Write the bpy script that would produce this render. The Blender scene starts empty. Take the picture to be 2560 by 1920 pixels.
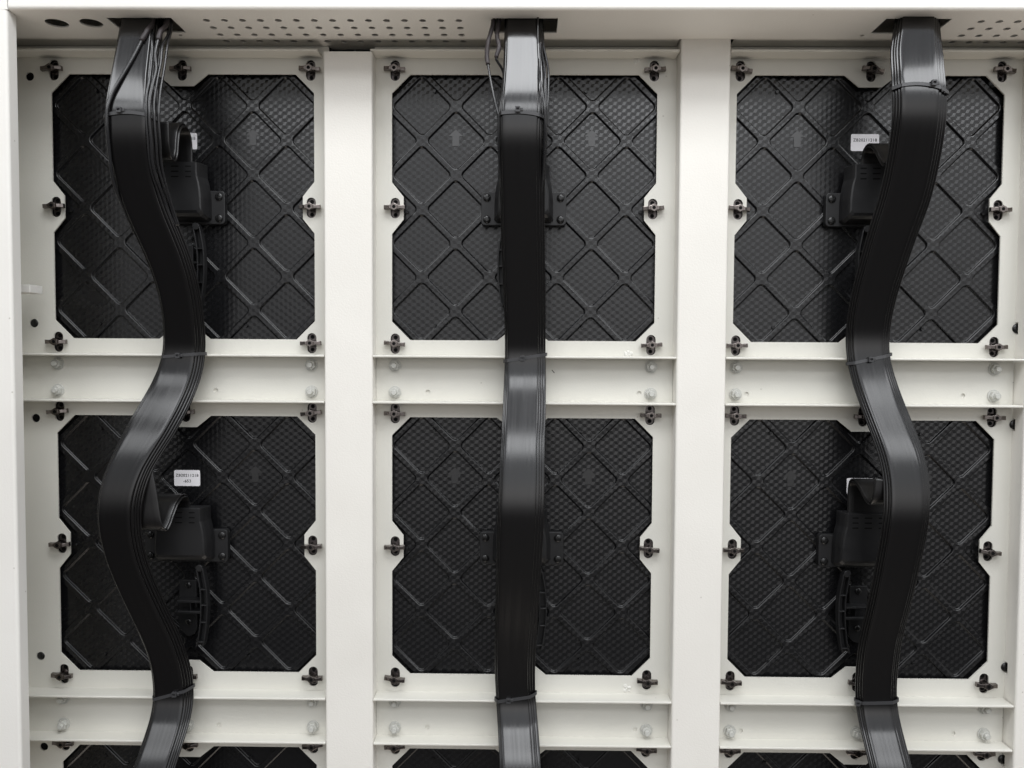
# Back of a display cabinet: white steel frame, black ribbed panel backs, tied flat cables.
# All lengths below are millimetres: x to the right, d out of the wall (towards the viewer), z up.
import bpy, bmesh, math, random
from mathutils import Vector, Matrix
from mathutils.geometry import delaunay_2d_cdt

random.seed(7)
S = bpy.context.scene
COL = S.collection
MM = 0.001
PI = math.pi

# ------------------------------------------------------------------ camera
cam = bpy.data.cameras.new('camera')
cam_o = bpy.data.objects.new('camera', cam)
COL.objects.link(cam_o)
cam.sensor_width = 36.0
cam.lens = 36.0 * 2000.0 / 2560.0
cam.clip_start, cam.clip_end = 0.01, 60.0
PITCH, YAW, ROLL = -0.0402, 0.0113, -0.0058
Rw = Matrix.Rotation(YAW, 3, 'Z') @ Matrix.Rotation(PITCH, 3, 'X') @ Matrix.Rotation(ROLL, 3, 'Y')
rgt, fwd, upv = Rw @ Vector((1, 0, 0)), Rw @ Vector((0, 1, 0)), Rw @ Vector((0, 0, 1))
cam_o.matrix_world = Matrix(((rgt.x, upv.x, -fwd.x, -0.0023), (rgt.y, upv.y, -fwd.y, -1.1798),
                             (rgt.z, upv.z, -fwd.z, -0.2095), (0, 0, 0, 1)))
S.camera = cam_o

# ------------------------------------------------------------------ light
W = bpy.data.worlds.new('World')
S.world = W
W.use_nodes = True
wn, wl = W.node_tree.nodes, W.node_tree.links
bg = wn['Background']
tc = wn.new('ShaderNodeTexCoord')
sx = wn.new('ShaderNodeSeparateXYZ')
def wramp(src, stops):
    m = wn.new('ShaderNodeMapRange')
    m.inputs['From Min'].default_value, m.inputs['From Max'].default_value = -1.0, 1.0
    wl.new(src, m.inputs['Value'])
    r = wn.new('ShaderNodeValToRGB')
    while len(r.color_ramp.elements) < len(stops): r.color_ramp.elements.new(0.5)
    for e, (p, c) in zip(r.color_ramp.elements, stops): e.position = p * 0.5 + 0.5
    for e, (p, c) in zip(r.color_ramp.elements, stops): e.color = (c[0], c[1], c[2], 1)
    wl.new(m.outputs[0], r.inputs[0])
    return r.outputs[0]
wl.new(tc.outputs['Generated'], sx.inputs[0])
# the room behind the viewer: dim floor, warm fill added straight below, lit far wall, paler ceiling; brightest straight behind
def wc(v): return (v, v * 0.985, v * 0.985)
elev = wramp(sx.outputs['Z'], [(-1, (1.9, 1.70, 1.50)), (-0.92, (1.5, 1.34, 1.18)), (-0.84, (0.08, 0.077, 0.075)), (-0.26, wc(0.07)), (-0.13, wc(0.24)), (-0.03, wc(0.62)), (0.10, wc(0.95)), (0.32, (0.83, 0.85, 0.88)), (0.56, (0.70, 0.72, 0.76)), (1, (0.42, 0.43, 0.45))])
azim = wramp(sx.outputs['X'], [(-1, (0.25,) * 3), (-0.5, (0.32,) * 3), (-0.2, (0.80,) * 3), (0.05, (1.0,) * 3), (0.3, (0.9,) * 3), (0.6, (0.55,) * 3), (1, (0.4,) * 3)])
mx = wn.new('ShaderNodeMixRGB')
mx.blend_type = 'MULTIPLY'
mx.inputs[0].default_value = 1.0
wl.new(elev, mx.inputs[1]); wl.new(azim, mx.inputs[2])
wl.new(mx.outputs[0], bg.inputs['Color'])
bg.inputs['Strength'].default_value = 1.5

def area(name, loc, target, sx_, sy_, power, col=(0.965, 0.98, 1.0)):
    l = bpy.data.lights.new(name, 'AREA')
    l.shape = 'RECTANGLE'
    l.size, l.size_y = sx_, sy_
    l.energy = power
    l.color = col
    o = bpy.data.objects.new(name, l)
    COL.objects.link(o)
    o.location = loc
    v = Vector(target) - Vector(loc)
    o.rotation_euler = v.to_track_quat('-Z', 'Y').to_euler()
    return o

# a row of ceiling panel lamps above the viewer, another farther back in the room
for lx, pw, wd in ((-1.78, 19, 2.2), (0.12, 17, 1.2), (1.95, 22, 2.2)):
    area('ceiling_lamp', (lx, -1.05, 1.35), (lx * 0.8, -0.6, 0.0), wd, 0.5, pw)
for lx, pw in ((-2.0, 8), (0.25, 14), (2.4, 11)):
    area('ceiling_lamp', (lx, -2.9, 1.75), (lx, -2.0, 0.0), 1.6, 0.55, pw)

S.view_settings.view_transform = 'Standard'
S.view_settings.look = 'None'
S.view_settings.exposure = 0.17
S.view_settings.gamma = 1.0
S.view_settings.use_curve_mapping = False

# ------------------------------------------------------------------ materials
def new_mat(name):
    m = bpy.data.materials.new(name)
    m.use_nodes = True
    nt = m.node_tree
    return m, nt, nt.nodes['Principled BSDF']

def setp(b, col=None, rough=None, metal=None, spec=None):
    if col is not None: b.inputs['Base Color'].default_value = (*col, 1)
    if rough is not None: b.inputs['Roughness'].default_value = rough
    if metal is not None: b.inputs['Metallic'].default_value = metal
    if spec is not None: b.inputs['Specular IOR Level'].default_value = spec

def noise(nt, scale, detail=3, coord='Object', vec=None):
    n = nt.nodes.new('ShaderNodeTexNoise')
    n.inputs['Scale'].default_value = scale
    n.inputs['Detail'].default_value = detail
    if vec is None:
        t = nt.nodes.new('ShaderNodeTexCoord')
        vec = t.outputs[coord]
    nt.links.new(vec, n.inputs['Vector'])
    return n

def ramp(nt, src, p0, c0, p1, c1):
    r = nt.nodes.new('ShaderNodeValToRGB')
    r.color_ramp.elements[0].position = p0
    r.color_ramp.elements[1].position = p1
    r.color_ramp.elements[0].color = (*c0, 1)
    r.color_ramp.elements[1].color = (*c1, 1)
    nt.links.new(src, r.inputs[0])
    return r.outputs[0]

def maprange(nt, src, a, b, c, d):
    r = nt.nodes.new('ShaderNodeMapRange')
    for k, v in zip(('From Min', 'From Max', 'To Min', 'To Max'), (a, b, c, d)):
        r.inputs[k].default_value = v
    nt.links.new(src, r.inputs['Value'])
    return r.outputs[0]

def bump(nt, b, src, strength, dist):
    n = nt.nodes.new('ShaderNodeBump')
    n.inputs['Strength'].default_value = strength
    n.inputs['Distance'].default_value = dist
    nt.links.new(src, n.inputs['Height'])
    nt.links.new(n.outputs[0], b.inputs['Normal'])
    return n

def paint(name, c0, c1, bstr=0.25, rough=0.42):
    m, nt, b = new_mat(name)
    geo = nt.nodes.new('ShaderNodeNewGeometry')
    n = noise(nt, 7, 5, vec=geo.outputs['Position'])
    base = ramp(nt, n.outputs[0], 0.35, c0, 0.65, c1)
    vo = nt.nodes.new('ShaderNodeTexVoronoi'); vo.inputs['Scale'].default_value = 34
    nt.links.new(geo.outputs['Position'], vo.inputs['Vector'])
    sc = nt.nodes.new('ShaderNodeSeparateColor'); nt.links.new(vo.outputs['Color'], sc.inputs[0])
    pick = nt.nodes.new('ShaderNodeMath'); pick.operation = 'GREATER_THAN'; pick.inputs[1].default_value = 0.72
    nt.links.new(sc.outputs[0], pick.inputs[0])
    near = maprange(nt, vo.outputs['Distance'], 0.02, 0.055, 0.55, 0.0)
    amt = nt.nodes.new('ShaderNodeMath'); amt.operation = 'MULTIPLY'
    nt.links.new(pick.outputs[0], amt.inputs[0]); nt.links.new(near, amt.inputs[1])
    sm = noise(nt, 3.1, 6, vec=geo.outputs['Position'])
    sm2 = maprange(nt, sm.outputs[0], 0.55, 0.75, 0.0, 0.10)
    tot = nt.nodes.new('ShaderNodeMath'); tot.operation = 'ADD'
    nt.links.new(amt.outputs[0], tot.inputs[0]); nt.links.new(sm2, tot.inputs[1])
    mix = nt.nodes.new('ShaderNodeMixRGB'); nt.links.new(tot.outputs[0], mix.inputs[0])
    nt.links.new(base, mix.inputs[1]); mix.inputs[2].default_value = (0.33, 0.30, 0.25, 1)
    nt.links.new(mix.outputs[0], b.inputs['Base Color'])
    setp(b, spec=0.4)
    nt.links.new(maprange(nt, n.outputs[0], 0.3, 0.7, rough - 0.07, rough + 0.07), b.inputs['Roughness'])
    n2 = noise(nt, 420, 2, vec=geo.outputs['Position'])
    bump(nt, b, n2.outputs[0], bstr, 0.0006)
    return m

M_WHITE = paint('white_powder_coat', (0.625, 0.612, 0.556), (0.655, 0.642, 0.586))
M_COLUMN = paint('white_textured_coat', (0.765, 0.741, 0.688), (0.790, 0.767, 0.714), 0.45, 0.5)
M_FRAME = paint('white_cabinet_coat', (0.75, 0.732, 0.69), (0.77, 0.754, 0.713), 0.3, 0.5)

def rhombille(nt, b, R=5.89, xs=0.76, tilt=0.105):
    """moulded cube texture: every rhombus of the tiling leans its own way"""
    N, L = nt.nodes, nt.links
    def m(op, a, c=None):
        n = N.new('ShaderNodeMath'); n.operation = op
        for i, v in enumerate((a, c)):
            if v is None: continue
            if isinstance(v, (int, float)): n.inputs[i].default_value = v
            else: L.new(v, n.inputs[i])
        return n.outputs[0]
    t = N.new('ShaderNodeTexCoord')
    s = N.new('ShaderNodeSeparateXYZ'); L.new(t.outputs['Object'], s.inputs[0])
    x = m('MULTIPLY', s.outputs['X'], 1000.0 / xs / R * 2 / 3)
    z = m('MULTIPLY', s.outputs['Z'], 1000.0 / R * 2 / 3)
    q = []
    for k in range(3):
        a = 2 * PI * k / 3
        q.append(m('ADD', m('MULTIPLY', x, math.cos(a)), m('MULTIPLY', z, math.sin(a))))
    d = [m('SUBTRACT', v, m('ROUND', v)) for v in q]
    ad = [m('ABSOLUTE', v) for v in d]
    dd = []
    for k in range(3):
        o1, o2 = (k + 1) % 3, (k + 2) % 3
        big = m('MULTIPLY', m('GREATER_THAN', ad[k], ad[o1]), m('GREATER_THAN', ad[k], ad[o2]))
        alt = m('MULTIPLY', m('ADD', d[o1], d[o2]), -1.0)
        dd.append(m('ADD', d[k], m('MULTIPLY', big, m('SUBTRACT', alt, d[k]))))
    sec = []
    for k in range(3):
        o1, o2 = (k + 1) % 3, (k + 2) % 3
        sec.append(m('MULTIPLY', m('GREATER_THAN', dd[k], dd[o1]), m('GREATER_THAN', dd[k], dd[o2])))
    tx = tz = None
    for k, amp in zip(range(3), (0.1, 1.0, 0.65)):
        a = 2 * PI * k / 3
        vx = m('MULTIPLY', sec[k], tilt * amp * math.cos(a)); vz = m('MULTIPLY', sec[k], tilt * amp * math.sin(a))
        tx = vx if tx is None else m('ADD', tx, vx)
        tz = vz if tz is None else m('ADD', tz, vz)
    c = N.new('ShaderNodeCombineXYZ'); L.new(tx, c.inputs[0]); L.new(tz, c.inputs[2])
    return c.outputs[0], sec, m

def panel_mat():
    m, nt, b = new_mat('black_textured_plastic')
    setp(b, (0.0045, 0.0045, 0.0052), 0.4, 0, 0.55)
    vec, sec, mm = rhombille(nt, b)
    n2 = noise(nt, 900, 2)
    bp = nt.nodes.new('ShaderNodeBump')
    bp.inputs['Strength'].default_value = 0.12
    bp.inputs['Distance'].default_value = 0.0004
    nt.links.new(n2.outputs[0], bp.inputs['Height'])
    add = nt.nodes.new('ShaderNodeVectorMath'); add.operation = 'ADD'
    nrm = nt.nodes.new('ShaderNodeVectorMath'); nrm.operation = 'NORMALIZE'
    # the texture is only on the flat faces, the pocket walls are smooth and glossier
    geo = nt.nodes.new('ShaderNodeNewGeometry')
    sp_ = nt.nodes.new('ShaderNodeSeparateXYZ'); nt.links.new(geo.outputs['Normal'], sp_.inputs[0])
    flat = mm('GREATER_THAN', mm('ABSOLUTE', sp_.outputs['Y']), 0.985)
    sc_ = nt.nodes.new('ShaderNodeVectorMath'); sc_.operation = 'SCALE'
    nt.links.new(vec, sc_.inputs[0]); nt.links.new(flat, sc_.inputs['Scale'])
    nt.links.new(bp.outputs[0], add.inputs[0]); nt.links.new(sc_.outputs[0], add.inputs[1])
    nt.links.new(add.outputs[0], nrm.inputs[0]); nt.links.new(nrm.outputs[0], b.inputs['Normal'])
    n3 = noise(nt, 9, 4)
    r = maprange(nt, n3.outputs[0], 0.3, 0.7, 0.25, 0.32)
    r2 = mm('ADD', r, mm('MULTIPLY', sec[1], -0.05))
    r3 = mm('ADD', mm('MULTIPLY', r2, flat), mm('MULTIPLY', mm('SUBTRACT', 1.0, flat), 0.12))
    nt.links.new(r3, b.inputs['Roughness'])
    return m
M_PANEL = panel_mat()

def plain(name, col, rough, metal=0.0, spec=0.5, bs=0.0, sc=600, rvar=0.0):
    m, nt, b = new_mat(name)
    setp(b, col, rough, metal, spec)
    n = noise(nt, sc, 2)
    if bs: bump(nt, b, n.outputs[0], bs, 0.0004)
    if rvar:
        n2 = noise(nt, 40, 4)
        nt.links.new(maprange(nt, n2.outputs[0], 0.3, 0.7, rough - rvar, rough + rvar), b.inputs['Roughness'])
    return m
M_PLASTIC = plain('black_moulded_plastic', (0.0065, 0.0065, 0.0072), 0.46, bs=0.12, sc=900, rvar=0.05)
M_ARROW = plain('smooth_black_plastic', (0.006, 0.006, 0.0065), 0.28, 0, 1.0)
M_SCREW = plain('black_screw', (0.012, 0.012, 0.012), 0.2, 0.3, 0.6)
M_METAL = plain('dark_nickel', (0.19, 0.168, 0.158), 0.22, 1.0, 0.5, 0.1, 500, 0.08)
M_DMETAL = plain('dark_steel', (0.12, 0.108, 0.105), 0.32, 1.0, 0.5, 0.1, 500, 0.06)  # dark metal of the latch bases
M_HOLE = plain('recess_shade_black', (0.004, 0.004, 0.004), 0.7, 0, 0.1)  # near black puts the shade inside holes and slots into the colour
M_TIE = plain('black_nylon', (0.036, 0.036, 0.038), 0.42, 0, 0.5, rvar=0.05)
M_WIRE = plain('black_wire_jacket', (0.013, 0.013, 0.014), 0.26, 0, 0.55, rvar=0.06)
M_SLEEVE = plain('dark_shrink_sleeve', (0.030, 0.024, 0.025), 0.5, 0, 0.4, 0.35, 260)
M_STICKER = plain('white_sticker', (0.86, 0.84, 0.86), 0.45)
M_INK = plain('black_ink', (0.012, 0.012, 0.012), 0.6)
M_NUT = plain('nut_paint_shade_greyed', (0.50, 0.50, 0.465), 0.32, bs=0.15, sc=300)  # same paint as the rails, greyed to stand in for shading
M_WELD = plain('painted_weld', (0.64, 0.63, 0.585), 0.5, bs=0.8, sc=250)
M_DUST = plain('dark_debris', (0.03, 0.025, 0.02), 0.8)

def cable_mat(name='black_flat_cable_jacket', r0=0.13, r1=0.19):
    m, nt, b = new_mat(name)
    setp(b, (0.0045, 0.0042, 0.0044), 0.3, 0, 0.6)
    uv = nt.nodes.new('ShaderNodeUVMap')
    mp = nt.nodes.new('ShaderNodeMapping')
    mp.inputs['Scale'].default_value = (15, 0.6, 1)
    nt.links.new(uv.outputs[0], mp.inputs[0])
    n = noise(nt, 1.0, 4, vec=mp.outputs[0])
    mp2 = nt.nodes.new('ShaderNodeMapping')
    mp2.inputs['Scale'].default_value = (7, 0.35, 1)
    nt.links.new(uv.outputs[0], mp2.inputs[0])
    n2 = noise(nt, 1.0, 2, vec=mp2.outputs[0])
    bump(nt, b, n2.outputs[0], 0.05, 0.0010)
    nt.links.new(maprange(nt, n.outputs[0], 0.30, 0.70, r0, r1), b.inputs['Roughness'])
    return m
M_CABLE = cable_mat()
M_LOOP = cable_mat('black_cable_jacket_in_shade', 0.30, 0.40)  # same jacket as the bundles, roughened to imitate shade on the loops

# ------------------------------------------------------------------ mesh helpers
class MB:
    """collects shapes of one part; coordinates (x, d, z) in mm, local to the thing's base"""
    def __init__(s): s.bm = bmesh.new(); s.uv = None; s.smooth = []
    def v(s, x, d, z): return s.bm.verts.new((x * MM, -d * MM, z * MM))
    def f(s, vs, smooth=False):
        try:
            fc = s.bm.faces.new(vs); fc.smooth = smooth; return fc
        except ValueError: return None
    def box(s, x0, x1, d0, d1, z0, z1):
        a = [s.v(x, d, z) for x in (x0, x1) for d in (d0, d1) for z in (z0, z1)]
        for q in ((0, 1, 3, 2), (4, 6, 7, 5), (0, 4, 5, 1), (2, 3, 7, 6), (0, 2, 6, 4), (1, 5, 7, 3)):
            s.f([a[i] for i in q])
    def loft(s, rings, cap=True, smooth=False):
        R = [[s.v(*p) for p in r] for r in rings]
        n = len(R[0])
        for a, c in zip(R, R[1:]):
            for i in range(n): s.f([a[i], a[(i + 1) % n], c[(i + 1) % n], c[i]], smooth)
        if cap: s.f(R[0][::-1]); s.f(R[-1])
        return R
    def prism(s, poly, a, c, ax='xz'):
        """extrude a 2D outline: 'xz' along d, 'xd' along z, 'dz' along x"""
        g = {'xz': lambda p, t: (p[0], t, p[1]), 'xd': lambda p, t: (p[0], p[1], t), 'dz': lambda p, t: (t, p[0], p[1])}[ax]
        s.loft([[g(p, a) for p in poly], [g(p, c) for p in poly]])
    def sheet(s, outer, holes, a, c, ax='xz'):
        """sheet metal with real openings"""
        g = {'xz': lambda p, t: (p[0], t, p[1]), 'xd': lambda p, t: (p[0], p[1], t)}[ax]
        loops2 = [outer] + holes
        co, ed, st = [], [], []
        for lp in loops2:
            k = len(co); st.append(k)
            co += [Vector(p) for p in lp]
            ed += [(k + i, k + (i + 1) % len(lp)) for i in range(len(lp))]
        vo, _, fo, ov, _, _ = delaunay_2d_cdt(co, ed, [], 0, 1e-6)
        back = {}
        for i, src in enumerate(ov):
            for q in src: back[q] = i
        def inside(p, lp):
            r_ = False
            for i in range(len(lp)):
                (x0, y0), (x1, y1) = lp[i - 1], lp[i]
                if (y0 > p[1]) != (y1 > p[1]) and p[0] < (x1 - x0) * (p[1] - y0) / (y1 - y0) + x0: r_ = not r_
            return r_
        keep = []
        for f in fo:
            c_ = sum((vo[i] for i in f), Vector((0, 0))) / len(f)
            if inside(c_, outer) and not any(inside(c_, h) for h in holes): keep.append(f)
        fronts = []
        for t in (a, c):
            V = [s.v(*g(p, t)) for p in vo]
            for f in keep: s.f([V[i] for i in f])
            fronts.append([[V[back[k + i]] for i in range(len(lp))] for k, lp in zip(st, loops2)])
        for la, lc in zip(*fronts):
            n = len(la)
            for i in range(n): s.f([la[i], la[(i + 1) % n], lc[(i + 1) % n], lc[i]])
    def cyl(s, x, z, r, d0, d1, n=20, r1=None, smooth=True, ph=0.0):
        r1 = r if r1 is None else r1
        R = [[(x + q * math.cos(2 * PI * i / n + ph), t, z + q * math.sin(2 * PI * i / n + ph)) for i in range(n)] for q, t in ((r, d0), (r1, d1))]
        s.loft(R, True, smooth)
    def dome(s, x, z, r, d0, h, n=20, k=4):
        R = []
        for j in range(k + 1):
            a = j / k * PI / 2 * 0.96
            R.append([(x + r * math.cos(a) * math.cos(2 * PI * i / n), d0 + h * math.sin(a), z + r * math.cos(a) * math.sin(2 * PI * i / n)) for i in range(n)])
        s.loft(R, True, True)
    def tube(s, pts, r, n=10, rs=None):
        P = [Vector(p) for p in pts]
        ref = Vector((0.3, 1, 0.2)).normalized()
        rings = []
        for i, p in enumerate(P):
            t = (P[min(i + 1, len(P) - 1)] - P[max(i - 1, 0)]).normalized()
            u = (ref - t * ref.dot(t)).normalized()
            w = t.cross(u)
            q = r if rs is None else rs[i]
            rings.append([tuple(p + (u * math.cos(2 * PI * k / n) + w * math.sin(2 * PI * k / n)) * q) for k in range(n)])
        s.loft(rings, True, True)
    def build(s, name, mat, parent=None, loc=None, bevel=0.0, seg=1, doubles=False):
        if doubles: bmesh.ops.remove_doubles(s.bm, verts=s.bm.verts, dist=1e-6)
        bmesh.ops.recalc_face_normals(s.bm, faces=s.bm.faces)
        me = bpy.data.meshes.new(name)
        s.bm.to_mesh(me); s.bm.free()
        me.materials.append(mat)
        o = bpy.data.objects.new(name, me)
        COL.objects.link(o)
        if parent is not None: o.parent = parent
        if loc is not None: o.location = (loc[0] * MM, -loc[1] * MM, loc[2] * MM)
        if bevel:
            b = o.modifiers.new('bevel', 'BEVEL')
            b.width = bevel * MM; b.segments = seg; b.limit_method = 'ANGLE'; b.angle_limit = math.radians(50)
            b.harden_normals = False
        return o

def tag(o, label, cat, group=None):
    o['label'] = label; o['category'] = cat
    if group: o['group'] = group
    return o

def empty(name, x, d, z):
    o = bpy.data.objects.new(name, None)
    o.empty_display_size = 0.02
    o.location = (x * MM, -d * MM, z * MM)
    COL.objects.link(o)
    return o

def copy_tree(o, parent=None):
    c = o.copy(); COL.objects.link(c)
    if parent is not None: c.parent = parent
    for ch in list(o.children): copy_tree(ch, c)
    return c

def rrect(x0, x1, z0, z1, r, n=5):
    out = []
    for cx, cz, a0 in ((x1 - r, z1 - r, 0), (x0 + r, z1 - r, 90), (x0 + r, z0 + r, 180), (x1 - r, z0 + r, 270)):
        for i in range(n + 1):
            a = math.radians(a0 + 90 * i / n)
            out.append((cx + r * math.cos(a), cz + r * math.sin(a)))
    return out
def circ(x, z, r, n=16): return [(x + r * math.cos(2 * PI * i / n), z + r * math.sin(2 * PI * i / n)) for i in range(n)]
def catmull(P, k=6):
    out = []
    for i in range(len(P) - 1):
        p0, p1, p2, p3 = P[max(i - 1, 0)], P[i], P[i + 1], P[min(i + 2, len(P) - 1)]
        for j in range(k):
            t = j / k
            out.append(tuple(0.5 * (2 * b + (c - a) * t + (2 * a - 5 * b + 4 * c - e) * t * t + (3 * b - a - 3 * c + e) * t ** 3) for a, b, c, e in zip(p0, p1, p2, p3)))
    out.append(tuple(P[-1]))
    return out
def interp(tab, x):
    if x <= tab[0][0]: return tab[0][1]
    for (a, b), (c, d) in zip(tab, tab[1:]):
        if x <= c: return b + (d - b) * (x - a) / (c - a)
    return tab[-1][1]

# ------------------------------------------------------------------ large white frame
CX = (-500.0, 0.0, 501.0)          # bay centres
CZ = (0.0, -500.0, -1000.0)        # row centres
ZU = 234.0                         # underside of the header
DF = 124.0                         # front of the header and the side post

# header beam: hollow, perforated underside, three cable openings
hd = empty('header_beam', 60, 60, ZU)
tag(hd, 'broad white steel header beam with perforated underside and three cable openings', 'beam')
holes = []
for i in range(15):
    for d in (15.8, 39.8, 64.0, 88.5): holes.append(circ(-429.0 + 24.3 * i, d, 4.7, 12))
for i in range(8):
    for d in (15.3, 39.5, 63.5, 87.2): holes.append(circ(608.0 + 24.3 * i, d, 4.7, 12))
holes += [circ(-637.5, 78.5, 14.6, 28), circ(-590.0, 79.0, 14.6, 28)]
for cx in (-517.0, 0.5, 522.0): holes.append([(cx - 43.5, 47.5), (cx + 43.5, 47.5), (cx + 43.5, 96.5), (cx - 43.5, 96.5)])
holes.append([(219.0, 0.5), (297.0, 0.5), (297.0, 26.3), (219.0, 26.3)])
for cx, d in ((-486, 38), (470, 40)): holes.append(circ(cx, d, 3.0, 10))
def rel(poly, ox, oy): return [(p[0] - ox, p[1] - oy) for p in poly]
b = MB()
b.sheet(rel([(-900, -15), (900, -15), (900, 119.5), (-900, 119.5)], 60, 60), [rel(h, 60, 60) for h in holes], 0.0, 2.0, 'xd')
b.build('perforated_underside', M_FRAME, hd)
b = MB()
prof = [(119.5 - 60, 0.0)] + [(119.5 - 60 + 4.5 * math.sin(PI / 2 * i / 6), 4.5 - 4.5 * math.cos(PI / 2 * i / 6)) for i in range(1, 7)] + [(64.0, 190.0), (-75.0, 190.0), (-75.0, 2.2), (-73.0, 2.2), (-73.0, 188.0), (62.0, 188.0), (62.0, 4.5), (59.5, 2.0)]
b.prism(prof, -675 - 60, 900 - 60, 'dz')
b.box(-735, -733, -74.9, 63.0, 2.3, 189.5); b.box(838, 839.9, -74.9, 63.0, 2.3, 189.5)  # unseen end caps, added to keep room light out of the hollow
o = b.build('front_sheet', M_FRAME, hd)
b = MB()
b.box(-686.5 - 60, -676 - 60, 60.5, 63, 0.4, 1.8)
b.build('corner_tab', M_FRAME, hd)

# side post with its rounded return lip, an unseen wall added to shade the recess and a small bracket
sp = empty('side_post', -700, 110, -300)
tag(sp, 'tall plain white side post with rounded edge along the left border', 'post')
b = MB()
rr = 4.0
prof = [(-900, 124.2), (-677 - rr, 124.2)] + [(-677 - rr + rr * math.sin(PI / 2 * i / 6), 124.2 - rr + rr * math.cos(PI / 2 * i / 6)) for i in range(1, 7)] + [(-676.7, 105.0), (-678.7, 105.0), (-679.2, 119.5), (-682, 122.2), (-900, 122.2)]
b.prism([(p[0] + 700, p[1] - 110) for p in prof], -700, ZU - 0.6 + 300, 'xd')
b.build('front_face', M_FRAME, sp)
b = MB()
prof = [(-900, 124.2), (-676.2, 124.2), (-676.2, 122.2), (-900, 122.2)]
b.prism([(p[0] + 700, p[1] - 110) for p in prof], ZU + 300 - 0.4, 490 + 300, 'xd')
b.build('upper_face', M_FRAME, sp)
b = MB(); b.box(-48, -45, -137, 12, -700, ZU - 1 + 300); b.build('added_shade_wall', M_WHITE, sp)  # unseen wall, added to darken the recess behind the post
hb = MB(); hb.box(-43, 7.5, -28, 2, -11.5, 0)
tag(hb.build('hinge_bracket', M_FRAME, None, (-700, 58, -119), 1.0, 2), 'small white block bracket poking out from behind the left side post', 'bracket')

# upright columns
def column(x0, x1, z0, z1, label, notch=()):
    t = empty('upright_column', (x0 + x1) / 2, 0, z0)
    tag(t, label, 'column', 'white upright columns between the bays')
    w = (x1 - x0) / 2; h = z1 - z0; r = 3.2; D = 28.0
    p = [(-w, 0.02 if not notch else 7.0)] + [(-w + r - r * math.cos(PI / 2 * i / 5), D - r + r * math.sin(PI / 2 * i / 5)) for i in range(6)] \
        + [(w - r + r * math.sin(PI / 2 * i / 5), D - r + r * math.cos(PI / 2 * i / 5)) for i in range(6)] + [(w, 0.02 if not notch else 7.0)]
    m = MB(); m.prism(p, 0, h, 'xd')
    if notch:
        zz = sorted([z0] + [q for n in notch for q in (n - 9, n + 9)] + [z1])
        for a, c in zip(zz[::2], zz[1::2]): m.box(-w, w, 0.02, 7.0, a - z0, c - z0)
        m.box(-w + 12, w, 0.02, 6.99, 0, h)
    m.build('column_body', M_COLUMN, t)
    return t
column(-286.5, -216.6, -950, 215.5, 'white upright column stopping short of the header, left of the middle cable')
column(220.8, 291.6, -950, 270, 'white upright column running into a header notch, right of the middle cable')
column(719.2, 790, -950, ZU - 1, 'white upright column cut by the right border, notched around black bolts', (-171.4, -312, -673.5, -813))

# octagonal frame plates
def aperture(cx, cz):
    a, c, nd, no, ni = 193.0, 27.0, 18.5, 37.6, 16.4
    q = [(-a, a - c), (-a + c, a), (-no, a), (-ni, a - nd + 1.5), (ni, a - nd + 1.5), (no, a), (a - c, a)]
    pts = []
    for k in range(4):
        ca, sa = (1, 0, -1, 0)[k], (0, -1, 0, 1)[k]
        pts += [(cx + x * ca - z * sa, cz + x * sa + z * ca) for x, z in q[:-0 or None]]
    out = []
    for p in pts:
        if not out or (abs(p[0] - out[-1][0]) + abs(p[1] - out[-1][1])) > 0.01: out.append(p)
    if abs(out[0][0] - out[-1][0]) + abs(out[0][1] - out[-1][1]) < 0.01: out.pop()
    return out
SLOTS = [(-188.3, 198.5), (0, 198.5), (188.3, 198.5), (-188.3, 0), (188.3, 0), (-188.3, -198.5), (0, -198.5), (188.3, -198.5)]
def slot(x, z, w=6.9, h=15.0, n=8):
    up = [(x + w * math.cos(PI * i / n), z + h - w + w * math.sin(PI * i / n)) for i in range(n + 1)]
    dn = [(x + w * math.cos(PI + PI * i / n), z - h + w + w * math.sin(PI + PI * i / n)) for i in range(n + 1)]
    return up + dn
XR = ((-743.5, -285.0), (-218.2, 222.5), (290.0, 789))
BOLT = {(0, 0): [(-724.2, 189.2), (-724.2, -171.2)], (0, 1): [(-724.3, -312.1), (-723.4, -671.6)], (0, 2): [(-721, -810.9)],
        (2, 0): [(721.5, -171.4)], (2, 1): [(721.8, -312), (720.4, -673.5)], (2, 2): [(720.0, -813.2)]}
PL = {(0, 0): 'white frame plate with octagonal opening at the top left, next to the side post',
      (1, 0): 'white frame plate with octagonal opening behind the straight middle cable, under the header',
      (2, 0): 'white frame plate at the top right, around the panel with a half covered sticker',
      (0, 1): 'white frame plate around the lower left black panel, the one with the fully readable sticker',
      (1, 1): 'white frame plate around the lower middle black panel, between the two wide columns',
      (2, 1): 'white frame plate around the lower right black panel, where the cable bows to the right',
      (0, 2): 'white frame plate cut by the bottom border at the left, below the lowest left rail',
      (1, 2): 'white frame plate cut by the bottom border in the middle, below the lowest middle rail',
      (2, 2): 'white frame plate cut by the bottom border at the right, below the lowest right rail'}
WELD = {(1, 0): [(164, 214), (155, -212)], (1, 1): [(160, -711.5 + 0)]}
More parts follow.
